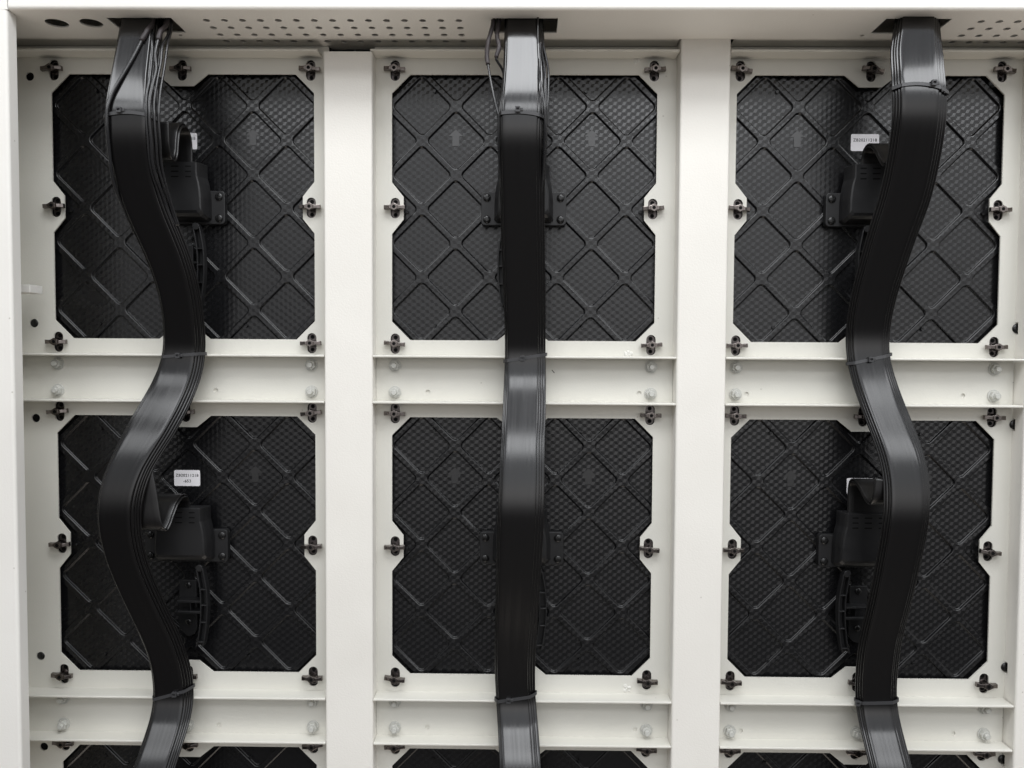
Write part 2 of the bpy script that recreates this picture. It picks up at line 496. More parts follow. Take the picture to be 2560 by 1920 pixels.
for r in range(3):
    for c in range(3):
        cx, cz = CX[c], CZ[r]
        t = empty('frame_plate', cx, 0, cz)
        tag(t, PL[(c, r)], 'frame plate', 'octagonal frame plates')
        z0, z1 = cz - 249.3, (ZU - 1.0 if r == 0 else cz + 249.3)
        hs = [aperture(0, 0)] + [slot(x, z) for x, z in SLOTS]
        for bx, bz in BOLT.get((c, r), []): hs.append(circ(bx - cx, bz - cz, 6.3, 20))
        m = MB()
        m.sheet([(XR[c][0] - cx, z0 - cz), (XR[c][1] - cx, z0 - cz), (XR[c][1] - cx, z1 - cz), (XR[c][0] - cx, z1 - cz)], hs, -2.5, 0.0)
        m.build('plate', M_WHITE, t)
        for i, (bx, bz) in enumerate(BOLT.get((c, r), [])):
            m = MB(); m.cyl(bx - cx, bz - cz, 6.0, -9, -2.0 if c == 0 else 1.0, 20)
            dome = (c == 2) or (c, r) == (0, 0) and i == 1 or (c, r) == (0, 1) and i == 1
            if dome: m.dome(bx - cx, bz - cz, 6.1 if c == 0 else 7.0, -1.5 if c == 0 else 0.5, 2.6, 20)
            m.build('bolt_or_shade_plug', M_SCREW if dome else M_HOLE, t)  # without a dome: black plug standing in for an open hole's shade
        for wx, wz in WELD.get((c, r), []):
            m = MB()
            for k in range(9):
                a = random.uniform(0, 2 * PI); q = random.uniform(0.5, 4.5)
                m.dome(wx - cx + q * 1.4 * math.cos(a), wz - cz + q * math.sin(a), random.uniform(2, 4), -0.5, random.uniform(1, 2.2), 9, 3)
            m.build('weld_bead', M_WELD, t)

# horizontal C rails
def nut(m, x, z, d0=2.0, rot=0.3, n=6):
    m.cyl(x, z, 9.2, d0, d0 + 1.8, 24)
    m.cyl(x, z, 7.5, d0 + 1.8, d0 + 8.0, 6, 7.3, smooth=False, ph=rot)
def rail(c, z0, z1, label, web=True, top=False):
    """z0/z1: outer faces of the lower and upper flange"""
    X0, X1 = ((-742.5, -287.0), (-216.2, 220.4), (292.0, 717.0))[c]
    if top: X0, X1 = ((-742.5, -294.6), (-219.5, 219.0), (292.2, 718))[c]
    cx = CX[c]; zc = (z0 + z1) / 2
    t = empty('cross_rail', cx, 0, zc)
    tag(t, label, 'rail', 'white horizontal rails between the panels')
    th, r, D = 3.4, 1.2, 28.0
    a0, a1 = z0 - zc, z1 - zc
    def lip(zf, s):   # flange outline in (d, z): s=+1 upper flange
        zi = zf - s * th
        return [(0.0, zf), (D - r, zf + 0.0), (D - r * 0.3, zf - s * r * 0.3), (D, zf - s * r), (D, zi + s * r), (D - r * 0.3, zi + s * r * 0.3), (D - r, zi), (0.0, zi)]
    for s, zf in ((1, a1), (-1, a0)):
        if top and s == 1: continue
        # holes in flanges are tiny drilled openings
        m = MB(); m.prism(lip(zf, s), X0 - cx, X1 - cx, 'dz')
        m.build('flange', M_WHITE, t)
    if top: return t
    hx = [(46.0, -18.7)] if c == 0 else ([(-139.7, -18.9), (171.5, -18.9)] if c == 1 else [(-172, -19), (144, -19.5)])
    m = MB()
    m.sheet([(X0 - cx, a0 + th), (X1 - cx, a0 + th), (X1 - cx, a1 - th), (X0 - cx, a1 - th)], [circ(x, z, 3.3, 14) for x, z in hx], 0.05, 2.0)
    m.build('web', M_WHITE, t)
    for x in (-188.3, 0, 188.3):
        for z in (-19.5, 20.0):
            m = MB(); nut(m, x, z, 2.0, random.uniform(0, 1))
            n_ = m.build('hex_nut', M_NUT, t, None, 0.25, 1)
            m = MB(); m.cyl(x, z, 4.2, 9.5, 14.0, 18); m.cyl(x, z, 4.2, 14.0, 14.8, 18, 3.3)
            m.build('stud', M_NUT, n_)
    return t
RL = [['white rail flange under the header at the top left, beside the side post', 'white rail flange under the header at the top middle, behind the middle cable', 'white rail flange under the header at the top right, behind the right cable'],
      ['upper left white rail crossed by the left cable, with nuts at both ends', 'upper middle white rail crossed by the straight middle cable, with two small holes', 'upper right white rail crossed by the right cable at its middle tie'],
      ['lower left white rail with its top flange seen from above, next to the side post', 'lower middle white rail with its top flange seen from above, between the two wide columns', 'lower right white rail with its top flange seen from above, beside the cut off column']]
for c in range(3): rail(c, 216.4, 286.0, RL[0][c], top=True)
for c in range(3): rail(c, -285.6, -215.3, RL[1][c])
for c in range(3): rail(c, -788.8, -719.6, RL[2][c])
m = MB(); m.box(-0.5, 0.5, 0, 0.6, -3, 3)
o = m.build('dark_splinter', M_DUST, None, (44.8, 2.1, -238)); o.rotation_euler = (0, math.radians(-40), 0)
tag(o, 'tiny dark splinter stuck on the upper middle rail right of the cable', 'debris')

# ------------------------------------------------------------------ black panel backs
def panel_shell():
    m = MB()
    h, rad, n = 31.0, 7.0, 6
    d0, d1 = -8.0, -11.4
    def loop(hh, rr_, d):
        pts = []
        for k in range(4):
            a0 = k * 90.0
            # rounded square turned by 45 degrees: corner k points right, up, left, down
            c = (hh - rr_) * math.sqrt(2)
            ccx, ccz = c * math.cos(math.radians(a0)), c * math.sin(math.radians(a0))
            for i in range(n + 1):
                a = math.radians(a0 - 45 + 90 * i / n)
                pts.append((ccx + rr_ * math.cos(a), d, ccz + rr_ * math.sin(a)))
        return pts
    for i in range(-4, 5):
        for j in range(-4, 5):
            if (i + j) % 2: continue
            X, Z = i * 50.0, j * 50.0
            o = [m.v(X + 50 * math.cos(math.radians(90 * k)), d0, Z + 50 * math.sin(math.radians(90 * k))) for k in range(4)]
            if i == 0 and j == 0: m.f(o); continue
            L = [[m.v(X + p[0], p[1], Z + p[2]) for p in loop(*a)] for a in ((h + 1.5, rad + 1.0, d0), (h + 0.85, rad + 0.6, d0 - 0.14), (h + 0.35, rad + 0.25, d0 - 0.45), (h, rad, d0 - 1.0), (h - 0.4, rad - 0.3, d1 + 0.4), (h - 1.2, rad - 0.8, d1))]
            N = len(L[0])
            for k in range(4):
                s = k * (n + 1)
                for q in range(n): m.f([o[k], L[0][s + q + 1], L[0][s + q]])
                m.f([o[k], o[(k + 1) % 4], L[0][((k + 1) % 4) * (n + 1)], L[0][s + n]])
            for a, c in zip(L, L[1:]):
                for q in range(N): m.f([a[q], a[(q + 1) % N], c[(q + 1) % N], c[q]], True)
            m.f(L[-1])
    for (x, z) in ((-131, -171), (88, -173), (-172, -4), (172, -3), (-132, 172), (90, 172)):
        m.cyl(x, z, 2.7, -11.3, -7.4, 12, 2.3)
    return m

def latch_wing():
    m = MB()
    m.cyl(0, 0, 5.7, -4, 13.2, 6, smooth=False, ph=PI / 6)
    for s in (-1, 1):
        # arm: a blade standing on edge, thick at the tip and waisted at the hub
        P = [(2.5, 4.6, 1.0, 11.8), (7.0, 2.6, 2.0, 12.0), (10.5, 2.7, 2.5, 10.5), (15.4, 3.4, 3.5, 9.0)]
        m.loft([[(s * x, a, -w - 0.4 * s), (s * x, a, w - 0.4 * s), (s * x, c, w * 0.9 - 0.4 * s), (s * x, c, -w * 0.9 - 0.4 * s)] for x, w, a, c in P])
    return m

P0 = empty('panel_back', 0, 0, 0)
panel_shell().build('ribbed_shell', M_PANEL, P0, doubles=False)
m = MB(); m.box(-249.4, 249.4, -30, -14.5, -249.4, 249.4); m.build('module_body', M_PLASTIC, P0)
for sx_ in (-1, 1):
    m = MB()
    m.prism([(-5, -12), (5, -12), (5, 2.2), (10.7, 2.2), (0, 12), (-10.7, 2.2), (-5, 2.2)], -11.4, -10.7)
    m.build('arrow_mark', M_ARROW, P0, (sx_ * 100 - 0.6, 0, 105))
base_m = MB()
base_m.prism(slot(0, 0, 6.4, 14.2), -9, -4.6)
base_m.cyl(0, 0, 6.2, -4.6, -1.0, 20)
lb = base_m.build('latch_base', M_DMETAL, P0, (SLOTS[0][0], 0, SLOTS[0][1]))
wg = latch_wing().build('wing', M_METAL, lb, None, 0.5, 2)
for z in (9.4, -9.4):
    m = MB(); m.cyl(0, z, 3.0, -4.55, -4.2, 16); m.build('screw_recess', M_HOLE, lb)
m = MB(); m.cyl(0, 0, 2.7, 13.0, 13.35, 6, smooth=False); m.build('hex_socket', M_HOLE, lb)
for x, z in SLOTS[1:]:
    c_ = copy_tree(lb, P0); c_.location = (x * MM, 0, z * MM)

# connector housing
cn = MB()
cn.prism(rrect(-62, 62, -25, 23.6, 5.5, 5), -8.5, 3.0)
co = cn.build('connector_housing', M_PLASTIC, P0, None, 0.9, 2)
cb = MB()
def hring(hw, zt, zb, d, rt): return [(p[0], d, p[1]) for p in rrect(-hw, hw, zb, zt, rt, 5)]
# waisted box: wide low half, narrow upper half; outline at the foot and at the crest
def waist(wl, wu, zt, zb, r, d):
    R = []
    for s in (1, -1):
        pts = [(wl - r, zb), (wl, zb + r), (wl - 0.3, 10), (wl - 1.5, 22), ((wl + wu) / 2, 31), (wu + 0.5, 40), (wu, 48), (wu, zt)]
        R.append([(s * x, d, z) for x, z in pts])
    return R[0] + R[1][::-1]
cb.loft([waist(43.2, 37.5, 60, -21.5, 4, 2.9), waist(42.0, 36.0, 60, -20.5, 4, 12), waist(38.5, 32.5, 60, -17.0, 4, 22), waist(36.5, 30.5, 60, -13, 4, 26), waist(34.5, 29.0, 60, -9, 4, 27.6)], True, False)
cbo = cb.build('cable_hood', M_PLASTIC, co, None, 1.2, 3)
for x in (-53.6, 53.6):
    for z in (14.8, -16.5):
        m = MB(); m.cyl(x, z, 5.6, 2.9, 4.4, 20); m.dome(x, z, 5.6, 4.4, 1.7, 20, 4)
        m.box(x - 2.9, x + 2.9, 5.2, 6.25, z - 0.6, z + 0.6); m.box(x - 0.6, x + 0.6, 5.2, 6.27, z - 2.9, z + 2.9)
        m.build('screw', M_SCREW, co)
m = MB()
for x0, x1 in ((-23.5, -14.5), (-6.0, 5.0), (14.4, 23.2)):
    for z in (53.5, 46.2, 38.8): m.prism(rrect(x0, x1, z - 0.9, z + 0.9, 0.85, 3), 27.5, 27.72)
m.build('vent_slots', M_HOLE, co)

# pull handle
def handle(s, parent, shift=0.0):
    """s=+1: grip bows to the right"""
    t = MB()
    t.prism([(p[0] * s, p[1]) for p in [(-14, -54.5), (12, -54.5), (12, -130), (8, -137), (0, -141), (-6, -137), (-14, -129)]], -8.5, -3.0)
    ho = t.build('handle_base', M_PLASTIC, parent, (shift, 0, 0), 0.8, 2)
    g = MB()
    C = [(25.5, -31), (27.0, -38), (31.0, -62), (32.0, -86), (31.0, -110), (27.0, -140), (24.0, -148)]
    C = catmull(C, 4)
    for off, th in ((-4.6, 0.9), (4.6, 0.9)):
        rings = []
        for x, z in C: rings.append([((x + off - th) * s, 8, z), ((x + off + th) * s, 8, z), ((x + off + th) * s, 20, z), ((x + off - th) * s, 20, z)])
        g.loft(rings)
    rings = []
    for x, z in C: rings.append([((x - 5.4) * s, 8, z), ((x + 5.4) * s, 8, z), ((x + 5.4) * s, 10.5, z), ((x - 5.4) * s, 10.5, z)])
    g.loft(rings)
    for z in (-62.5, -86, -111.5, -141):
        x = min(C, key=lambda q: abs(q[1] - z))[0]
        g.box(min((x - 5) * s, (x + 5) * s), max((x - 5) * s, (x + 5) * s), 10, 19.6, z - 1.0, z + 1.0)
    g.cyl(25.0 * s, -30.5, 5.0, 8, 20, 16)
    g.build('grip', M_PLASTIC, ho, None, 0.4, 1)
    a = MB()
    for z in (-82, -98): a.box(min(-10 * s, 27 * s), max(-10 * s, 27 * s), -3, 15, z - 1.6, z + 1.6)
    a.box(min(8 * s, 9.5 * s), max(8 * s, 9.5 * s), -3, 12, -98, -82)
    a.build('bracket_arm', M_PLASTIC, ho, None, 0.3, 1)
    for z in (-62, -118):
        q = MB(); q.cyl(0, z, 4.8, -3.2, -1.6, 18); q.dome(0, z, 4.8, -1.6, 1.4, 18, 3); q.build('handle_screw', M_SCREW, ho)

def text(body, size, x, z, d, parent):
    cu = bpy.data.curves.new('lettering', 'FONT')
    cu.body = body; cu.size = size * MM; cu.align_x = 'CENTER'; cu.align_y = 'CENTER'
    cu.extrude = 0.00003; cu.offset = 0.00011; cu.space_character = 1.12
    tmp = bpy.data.objects.new('lettering', cu)
    COL.objects.link(tmp)
    bpy.context.view_layer.update()
    me = bpy.data.meshes.new_from_object(tmp.evaluated_get(bpy.context.evaluated_depsgraph_get()))
    bpy.data.objects.remove(tmp)
    me.materials.clear(); me.materials.append(M_INK)
    o = bpy.data.objects.new('lettering', me); COL.objects.link(o)
    o.parent = parent; o.location = (x * MM, -d * MM, z * MM); o.rotation_euler = (PI / 2, 0, 0)
    return o

def sticker(parent, x0, x1, z0, z1, lines, rot=0.0):
    cx, cz = (x0 + x1) / 2, (z0 + z1) / 2
    w, h = (x1 - x0) / 2, (z1 - z0) / 2
    m = MB(); m.prism(rrect(-w, w, -h, h, 2.2, 4), 0, 0.35)
    o = m.build('serial_sticker', M_STICKER, parent, (cx, -11.38, cz)); o.rotation_euler = (0, rot, 0)
    for body, dz in lines: text(body, 6.0, 0, dz, 0.42, o)

PLAB = {(0, 0): 'top left black ribbed panel, its sticker almost wholly hidden by a rolled cable',
        (1, 0): 'top middle black ribbed panel with two pale arrow marks, behind the straight cable',
        (2, 0): 'top right black ribbed panel whose sticker is half covered by a cable loop',
        (0, 1): 'lower left black ribbed panel with a fully readable two line white sticker',
        (1, 1): 'lower middle black ribbed panel with dark arrow marks, behind the straight cable',
        (2, 1): 'lower right black ribbed panel with its handle left of the bowed right cable',
        (0, 2): 'black panel back at the left, cut off by the bottom border',
        (1, 2): 'black panel back in the middle, cut off by the bottom border',
        (2, 2): 'black panel back at the right, cut off by the bottom border'}
for r in range(3):
    for c in range(3):
        p = P0 if (r, c) == (0, 0) else copy_tree(P0)
        p.location = (CX[c] * MM, 0, CZ[r] * MM)
        tag(p, PLAB[(c, r)], 'panel back', 'black ribbed panel backs')
PAN = {}
for o in list(COL.objects):
    if o.name.startswith('panel_back') and o.parent is None:
        PAN[min(range(3), key=lambda k: abs(CX[k] * MM - o.location.x)), min(range(3), key=lambda k: abs(CZ[k] * MM - o.location.z))] = o
random.seed(11)
for (c, r), p in PAN.items():
    for ch in p.children:
        if ch.name.startswith('latch_base'):
            for g in ch.children:
                if g.name.startswith('wing'):
                    side = 1 if ch.location.x > 0.05 else (-1 if ch.location.x < -0.05 else 0)
                    g.rotation_euler = (0, math.radians(random.uniform(-6, 6) + 3 * (c - 1)), 0)
handle(1, PAN[0, 0]); handle(-1, PAN[1, 0]); handle(-1, PAN[2, 0], 17)
handle(1, PAN[0, 1]); handle(1, PAN[1, 1]); handle(-1, PAN[2, 1])
sticker(PAN[0, 0], -23, 16.5, 87, 111, [('ZB20211218', 3.8)])
sticker(PAN[0, 1], -23.2, 16, 86, 110, [('ZB20211218', 3.9), ('-653', -4.7)])
sticker(PAN[2, 0], -22.3, 18.7, 87.5, 112, [('ZB20211218', 3.4)], 0.0)
sticker(PAN[2, 1], -17, 23, 82, 105.5, [('ZB20211218', 4.6)])

# ------------------------------------------------------------------ flat cables
def frames(P):
    F = []
    for i, p in enumerate(P):
        t = (Vector(P[min(i + 1, len(P) - 1)]) - Vector(P[max(i - 1, 0)])).normalized()
        F.append(t)
    return F
def ribbon_mesh(m, C, Wd, th, wvec=None, nc=10, edge=5):
    """sweep a flat stadium along C; Wd: list of (lo, hi) offsets across the ribbon"""
    uvl = m.bm.loops.layers.uv.verify()
    T = frames(C)
    rings, us = [], []
    L = 0.0
    vs = []
    for i, (p, t) in enumerate(zip(C, T)):
        p = Vector(p)
        x = Vector((1, 0, 0)) if wvec is None else Vector(wvec[i])
        w = (x - t * x.dot(t)).normalized()
        nrm = w.cross(t).normalized()
        if nrm.y < 0: nrm = -nrm          # d axis: towards the viewer
        lo, hi = Wd[i]
        r = th / 2
        sec = []
        for k in range(nc + 1):
            a = lo + r + (hi - lo - 2 * r) * k / nc
            sec.append((a, r))
        for k in range(1, edge): 
            an = PI / 2 - PI * k / edge
            sec.append((hi - r + r * math.cos(an), r * math.sin(an)))
        for k in range(nc + 1): sec.append((hi - r - (hi - lo - 2 * r) * k / nc, -r))
        for k in range(1, edge):
            an = -PI / 2 - PI * k / edge
            sec.append((lo + r + r * math.cos(an), r * math.sin(an)))
        rings.append([m.v(*(p + w * a + nrm * c)) for a, c in sec])
        us = [(a - lo) / (hi - lo) for a, c in sec]
        if i: L += (p - Vector(C[i - 1])).length
        vs.append(L * MM * 10)
    n = len(rings[0])
    for i in range(len(rings) - 1):
        for k in range(n):
            f = m.f([rings[i][k], rings[i][(k + 1) % n], rings[i + 1][(k + 1) % n], rings[i + 1][k]], True)
            if f:
                for lp, (u, v) in zip(f.loops, ((us[k], vs[i]), (us[(k + 1) % n], vs[i]), (us[(k + 1) % n], vs[i + 1]), (us[k], vs[i + 1]))):
                    lp[uvl].uv = (u, v)
    m.f(rings[0][::-1]); m.f(rings[-1])

DT = [(-960, 112), (-900, 112), (-830, 106), (-800, 92), (-770, 72), (-745, 52), (-722, 39), (-690, 43), (-620, 60), (-520, 92), (-440, 110), (-390, 107), (-330, 86), (-260, 53), (-215, 40), (-150, 58), (-60, 88), (30, 117), (75, 131), (100, 132), (130, 126), (180, 110), (234, 93), (300, 78)]
BUN = {
 'L': dict(X=[(300, -515.5), (240, -515.2), (147, -514.0), (96, -512.0), (65, -513.2), (27, -514.3), (-12, -508.7), (-39, -501.1), (-80, -487.9), (-121, -480.8), (-164, -479.7), (-216, -483.7), (-252, -489.3), (-294, -503.4), (-336, -520.9), (-366, -535.4), (-409, -546.4), (-439, -548.8), (-479, -548.9), (-520, -541.7), (-576, -527.7), (-635, -511.6), (-664, -506.6), (-694, -505.7), (-715, -505.9), (-743, -504.4), (-770, -508.5), (-804, -513), (-960, -545)],
           W=[(-960, 58), (-690, 58), (-640, 56), (-576, 55), (-520, 55), (-439, 59), (-366, 61), (-320, 69), (-290, 69), (-252, 65), (-215, 61), (-164, 59), (-100, 61), (0, 65), (94, 71), (150, 63), (240, 57), (300, 55)],
           R=[(0.05, 0.78), (0.01, 0.825), (-0.04, 0.87), (-0.02, 0.90), (0.0, 0.93)], sh=0),
 'M': dict(X=[(300, -1.5), (240, -1.2), (232, -1.6), (159, 0.4), (97, -2.8), (47, -3.3), (-10, -1.6), (-38, -1.2), (-119, 1.3), (-183, 3.2), (-220, 3.7), (-270, 2.9), (-333, 1.0), (-362, 0.1), (-398, -0.3), (-461, -2.3), (-514, -4.0), (-571, -6.0), (-629, -8.6), (-659, -9.0), (-710, -7.6), (-739, -4.7), (-769, -1.4), (-790, 0.1), (-960, 8)],
           W=[(-960, 59), (-710, 57.5), (-460, 64), (-215, 58.5), (0, 60.5), (94, 62), (160, 58), (234, 52), (300, 52)],
           R=[(0.065, 0.82), (0.03, 0.88), (0.0, 0.94), (0.03, 1.0)], sh=0),
 'R': dict(X=[(300, 520.5), (240, 520.8), (227, 517.7), (186, 509.1), (128, 508.5), (77, 511.6), (37, 511.2), (-4, 509.2), (-34, 501.7), (-74, 496.2), (-116, 489.6), (-158, 486.6), (-213, 487.7), (-228, 488.8), (-267, 497.2), (-298, 504.8), (-329, 512.2), (-358, 518.8), (-406, 517.9), (-456, 515.2), (-509, 512.5), (-565, 510.6), (-624, 506.7), (-667, 509.1), (-710, 512.7), (-734, 514.2), (-789, 516), (-960, 526)],
           W=[(-960, 60), (-710, 60.5), (-400, 63.5), (-215, 62), (-100, 66), (0, 71), (127, 71), (185, 70), (229, 60), (300, 58)],
           R=[(0.15, 0.84), (0.12, 0.915), (0.09, 0.985), (0.06, 1.05)], sh=-28)}
TH = 3.3
def dfront(k, z): return interp(DT, z + BUN[k]['sh'] * (1 if z > -150 else (1 - min(1, (-150 - z) / 150.0))))
PATH = {}
for k, B in BUN.items():
    zs = [300 - 18 * i for i in range(70)]
    raw = [(interp(sorted(B['X']), z), dfront(k, z), z) for z in zs]
    # light smoothing of the path
    for _ in range(2):
        raw = [raw[0]] + [tuple((a * 1 + b2 * 2 + c2 * 1) / 4 for a, b2, c2 in zip(raw[i - 1], raw[i], raw[i + 1])) for i in range(1, len(raw) - 1)] + [raw[-1]]
    PATH[k] = catmull(raw, 3)
CLAB = {'L': 'bundle of black flat cables winding in an S down the left bay', 'M': 'bundle of black flat cables hanging nearly straight down the middle bay', 'R': 'bundle of black flat cables with pronounced bends down the right bay'}
for k, B in BUN.items():
    t = empty('cable_bundle', B['X'][0][1], 80, 300)
    tag(t, CLAB[k], 'cable bundle', 'bundles of tied flat cables')
    ox, od, oz = B['X'][0][1], 80, 300
    for i, (lo, hi) in enumerate(B['R']):
        C, Wd = [], []
        for j, (x, d, z) in enumerate(PATH[k]):
            w = interp(sorted(B['W']), z)
            # behind the front cable the others lie back, with a little play between them
            play = 0.35 * math.sin(z / 61.0 + i * 2.1) + 0.25 * math.sin(z / 27.0 + i * 4.0)
            C.append((x - ox, d - od - i * (TH + 0.1) - (0.25 * abs(play) if i else 0), z - oz))
            Wd.append(((lo - 0.5) * w + play * (0.6 if i else 0.25), (hi - 0.5) * w + play * (0.8 if i else 0.25)))
        m = MB(); ribbon_mesh(m, C, Wd, TH)
        m.build('flat_cable', M_CABLE, t)

# cable ties
def tie(k, z, slope, hx, label, sag=0.0, hz=0.0):
    """band round the bundle at height z; slope: rise across the bundle; hx: place of the head across it (0..1)"""
    B = BUN[k]
    x = interp(sorted(B['X']), z); w = interp(sorted(B['W']), z)
    near = min(PATH[k], key=lambda q: abs(q[2] - z))
    x, d = near[0], near[1]
    i = PATH[k].index(near)
    a, c = PATH[k][max(i - 2, 0)], PATH[k][i + 2]
    slp = (c[1] - a[1]) / (c[2] - a[2])          # dd/dz of the cable
    n = len(B['R'])
    t = empty('cable_tie', x, d, z)
    tag(t, label, 'cable tie', 'black cable ties round the bundles')
    lo0, hi0 = B['R'][0]
    lm = (min(q[0] for q in B['R']) - 0.5) * w; hm = (max(q[1] for q in B['R']) - 0.5) * w
    front = TH / 2 + 0.7; back = -(n - 1) * (TH + 0.2) - TH / 2 - 0.7
    pts = [(lm - 1.0, back * 0.5), (lo0 * w - w / 2 - 0.6, front - 0.7), (lo0 * w - w / 2 + 2.0, front), (0, front + 0.12), (hi0 * w - w / 2 - 1.5, front), (hi0 * w - w / 2 + 2.0, front - 0.9),
           (hm - 1.2, -(n - 2) * TH * 0.75), (hm + 0.8, back * 0.75), (hm - 2, back), (0, back - 0.3), (lm + 2, back)]
    pts = pts + [pts[0]]
    C = catmull(pts, 5)
    m = MB(); hw, tk = 2.2, 1.1
    rings = []
    for q in range(len(C) - 1):
        p0, p1 = C[q - 1] if q else C[-2], C[q + 1]
        tx, td = p1[0] - p0[0], p1[1] - p0[1]
        l = math.hypot(tx, td) or 1
        nx, nd = -td / l, tx / l
        xx, dd = C[q]
        zz = slope * xx / w + sag * math.cos(PI * min(1, max(-1, xx / w * 2)) / 2)
        ring = []
        for sz, sn in ((-hw, 0), (hw, 0), (hw, tk), (-hw, tk)):
            z_ = zz + sz
            ring.append((xx - nx * 0 + nx * sn * (1 if nd > -2 else -1), dd + nd * sn + slp * z_, z_))
        rings.append(ring)
    R = [[m.v(*p) for p in r_] for r_ in rings]
    for a_, c_ in zip(R, R[1:] + R[:1]):
        for s in range(4): m.f([a_[s], a_[(s + 1) % 4], c_[(s + 1) % 4], c_[s]])
    m.build('band', M_TIE, t, None, 0.5, 2)
    hxx = (hx - 0.5) * w
    hz_ = slope * hxx / w + sag * math.cos(PI * min(1, abs(hxx / w * 2)) / 2) + hz
    fd = front + slp * hz_ if lo0 <= hx <= hi0 else front - 3
    m = MB(); m.sheet(rrect(-3.3, 3.3, -3.6, 3.6, 0.8, 2), [rrect(-1.9, 1.9, -1.2, 1.4, 0.3, 2)], 0, 4.6)
    m.box(-1.9, 1.9, 0.1, 2.2, -1.1, 1.3)
    m.build('head', M_TIE, t, (hxx, fd, hz_), 0.4, 2)
    m = MB(); m.box(0, 3.6, 0.2, 1.4, -1.8, 1.8)
    m.build('tail', M_TIE, t, (hxx + 3.3, fd + 1.2, hz_), 0.3, 1)
tie('L', 93.5, -3.0, 0.31, 'black cable tie round the left bundle just above the rolled cable', 5.0, 3.0)
tie('L', -217, 5.5, 0.41, 'black cable tie on the left bundle at the upper rail, band rising to the right')
tie('L', -709, 16.0, 0.58, 'black cable tie on the left bundle near the lower rail, strongly slanted')
tie('M', 96.5, -4.0, 0.40, 'shiny cable tie round the middle bundle below the header, trapping a thin wire', 3.5, 3.0)
tie('M', -217.8, 10.0, 0.43, 'black cable tie on the middle bundle in front of the upper rail')
tie('M', -710, 9.0, 0.32, 'black cable tie on the middle bundle in front of the lower rail')
tie('R', 131.5, -4.5, 0.72, 'shiny cable tie round the right bundle, highest of all ties', 6.0, 3.0)
tie('R', -217.5, 14.0, 0.50, 'black slanted cable tie on the right bundle where it crosses the upper rail')
tie('R', -710, 2.0, 0.03, 'nearly level black cable tie on the right bundle, head at its left end')

# short cables looping from the connectors into the bundles
def loop_cable(cx, pts, wd, label, skew=0.0, ext=(0, 0)):
    t = empty('cable_loop', cx, pts[0][0], pts[0][1])
    tag(t, label, 'cable', 'flat cables looping into the connectors')
    P = catmull([(0, p[0] - pts[0][0], p[1] - pts[0][1]) for p in pts], 7)
    for q in range(2):
        off = (q * 3.4)
        C, Wd, WV = [], [], []
        T = frames(P)
        for i, p in enumerate(P):
            tt = T[i]; nn = Vector((0, -tt.z, tt.y))
            s = i / (len(P) - 1)
            C.append((skew * s ** 3, p[1] + nn.y * off * -1, p[2] + nn.z * off * -1))
            e_ = math.sin(PI * min(1.0, s * 0.96 + 0.02)) ** 0.7
            Wd.append((-wd / 2 - ext[0] * e_, wd / 2 + ext[1] * e_ + (2.2 if q else 0))); WV.append((1, 0, 0))
        m = MB(); ribbon_mesh(m, C, Wd, 2.8, WV, 8, 5)
        m.build('flat_cable', M_LOOP, t)
LP = [(16, 40), (16, 62), (17, 86), (24, 102), (38, 109), (52, 106), (63, 94), (68, 78), (71, 62), (77, 53), (86, 55), (92, 70), (93, 96)]
loop_cable(-503, LP, 46, 'black flat cable rolled up above the top left connector, behind the left bundle', 0, (28, 0))
LP2 = [(14, 40), (14, 56), (16, 71), (22, 81), (34, 85), (48, 81), (62, 69), (74, 55), (84, 48), (92, 56), (94, 84)]
loop_cable(505, LP2, 44, 'black flat cable looping over the lower edge of the half covered sticker', 4, (0, 26))
LP3 = [(14, -460), (14, -446), (16, -432), (24, -422), (38, -419), (53, -425), (65, -438), (73, -451), (79, -456), (85, -446), (85, -418), (84, -390), (82, -362)]
loop_cable(-511, LP3, 44, 'black flat cable flopping over the lower left connector below the readable sticker', -27, (26, 0))
LP4 = [(14, -460), (14, -430), (15, -404), (21, -393), (32, -390), (46, -394), (60, -403), (72, -411), (81, -412), (87, -402), (88, -382)]
loop_cable(500, LP4, 50, 'black flat cable looping out of the lower right connector under a sliver of sticker', 6, (0, 26))

# thin round wires at the top of the left and middle bundles
def wire(pts, r, label, sleeve=0, rs=2.6):
    o = pts[0]
    P = catmull([(p[0] - o[0], p[1] - o[1], p[2] - o[2]) for p in [(pts[0][0], pts[0][1] - 3, pts[0][2] + 45)] + pts], 6)
    t = empty('thin_wire', *o)
    tag(t, label, 'wire', 'thin round wires at the cable openings')
    m = MB(); m.tube(P, r, 10); m.build('jacket', M_WIRE, t)
    if sleeve:
        n = 6 * sleeve + 1
        m = MB(); m.tube(P[:n], rs, 10, [rs * (1 + 0.05 * math.sin(i * 1.7)) if i < n - 2 else rs * 0.93 for i in range(n)]); m.build('shrink_sleeve', M_SLEEVE, t)
dz = 3.2
def fr(k, pts, lift): # lay a wire on the front of the bundle
    return [(x, dfront(k, z) + (lift if l == 1 else l) if l else d, z) for x, d, z, l in pts]
wire(fr('L', [(-499.5, 92, 232.8, 0), (-502.3, 100, 215.2, 1), (-508.2, 110, 199.2, 1), (-516.1, 126, 175.1, 1), (-524.6, 138, 152.9, 1), (-531.9, 140, 134.4, 1), (-537.6, 138, 118.0, 1), (-541.0, 134, 100.9, 1), (-541.6, 128, 79.8, 1), (-543, 120, 50.6, 1), (-544.5, 0, 15, 1), (-541, 0, -20, -7), (-533, 0, -50, -9)], 3.9), 2.2, 'thin black wire slanting across the front of the left bundle to its left edge', 3, 3.3)
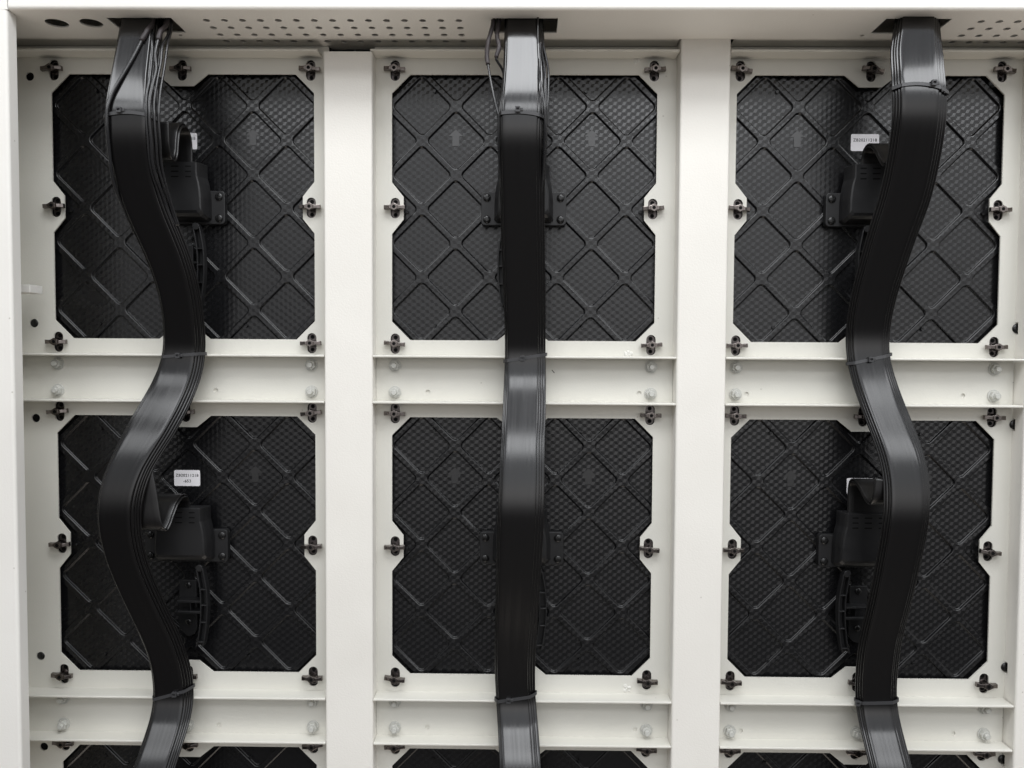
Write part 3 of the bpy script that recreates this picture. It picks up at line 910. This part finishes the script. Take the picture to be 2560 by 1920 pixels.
wire(fr('L', [(-481.5, 90, 231.6, 0), (-484.4, 98, 214.0, 1), (-486.2, 106, 200.7, 1), (-487.1, 118, 182.1, 1), (-482.9, 130, 159.7, 1), (-484.5, 138, 137.1, 1), (-486.4, 141, 116.4, 1), (-486.1, 140, 93.0, 1), (-486.0, 138, 61.7, 1), (-488, 120, 30, 1), (-484, 0, -10, -7), (-478, 0, -40, -9)], 3.7), 2.1, 'thin wire with thick grey sleeve down the left bundle, right of the slanting wire', 3, 3.3)
wire(fr('L', [(-499.7, 92, 222.5, 0), (-495.3, 102, 204.3, 1), (-492.1, 114, 183.5, 1), (-490.2, 132, 147.1, 1), (-491.2, 138, 121.3, 1), (-490.6, 139, 93.2, 1), (-490.6, 136, 62.2, 1), (-492, 120, 30, 1), (-488, 0, -10, -5), (-482, 0, -40, -7)], 2.9), 1.7, 'thin bare black wire on the left bundle, left of the straight sleeved one')
wire(fr('L', [(-480.4, 88, 220.0, 0), (-480.6, 100, 194.9, 1), (-479.8, 114, 169.4, 1), (-481.0, 128, 140.5, 1), (-481.9, 135, 114.3, 1), (-480.9, 136, 92.1, 1), (-481.1, 132, 63.3, 1), (-483, 120, 30, 1), (-479, 0, -10, -9), (-474, 0, -40, -11)], 0.8), 1.7, 'thin black wire down the right flank of the left bundle, second from its outer edge')
wire(fr('L', [(-478.2, 85, 225.3, 0), (-476.3, 96, 198.4, 1), (-476.2, 112, 164.1, 1), (-476.9, 124, 133.8, 1), (-477.2, 130, 107.9, 1), (-477.2, 131, 91.6, 1), (-477.7, 126, 64.9, 1), (-480, 120, 30, 1), (-477, 0, -10, -9), (-472, 0, -40, -12)], -3.5), 1.7, 'outermost thin black wire at the right edge of the left bundle')
wire([(-42.6, 92, 231.3), (-48.4, 100, 203.6), (-49.9, 110, 181.7), (-48.2, 116, 166.4), (-44.1, 124, 142.7), (-39.7, 130, 120.8), (-35.5, 133, 101.8), (-33.5, 132, 91.9), (-33.5, 126, 65.1), (-32, 112, 30), (-28, 98, -10)], 1.6, 'thin wire in a long dark sleeve bowing out left of the middle bundle', 4, 3.0)
wire([(-35.4, 90, 232.1), (-37.1, 98, 210.5), (-34.2, 104, 194.0), (-37.8, 106, 179.1), (-35.7, 104, 173.8), (-29.7, 100, 165.4), (-26.5, 98, 153.4), (-24, 98, 130)], 1.7, 'short sleeved wire tucked between the bowed wire and the middle bundle', 4, 3.0)
wire([(17.1, 102, 190.0), (17.6, 112, 171.0), (19.2, 126, 146.8), (22.2, 132, 130.9), (24.6, 136, 113.8), (26.3, 137, 95.7), (26.9, 132, 72.2), (26, 118, 40), (23, 98, 0)], 1.5, 'thin black wire nearest the front cable on the right flank of the middle bundle')
wire([(22.6, 88, 220.7), (25.0, 98, 196.4), (29.4, 108, 172.4), (31.3, 118, 148.9), (30.2, 125, 122.3), (28.7, 127, 97.7), (28.3, 122, 66.8), (27, 108, 30), (23, 90, -10)], 1.6, 'outermost thin black wire bulging to the right of the middle bundle')
wire([(20.9, 92, 212.9), (22.4, 104, 188.0), (25.8, 116, 163.6), (27.3, 126, 138.2), (27.0, 131, 116.7), (26.6, 132, 96.6), (26.1, 126, 65.3), (25, 110, 30), (22, 92, -10)], 1.5, 'thin black wire between two others on the right flank of the middle bundle')
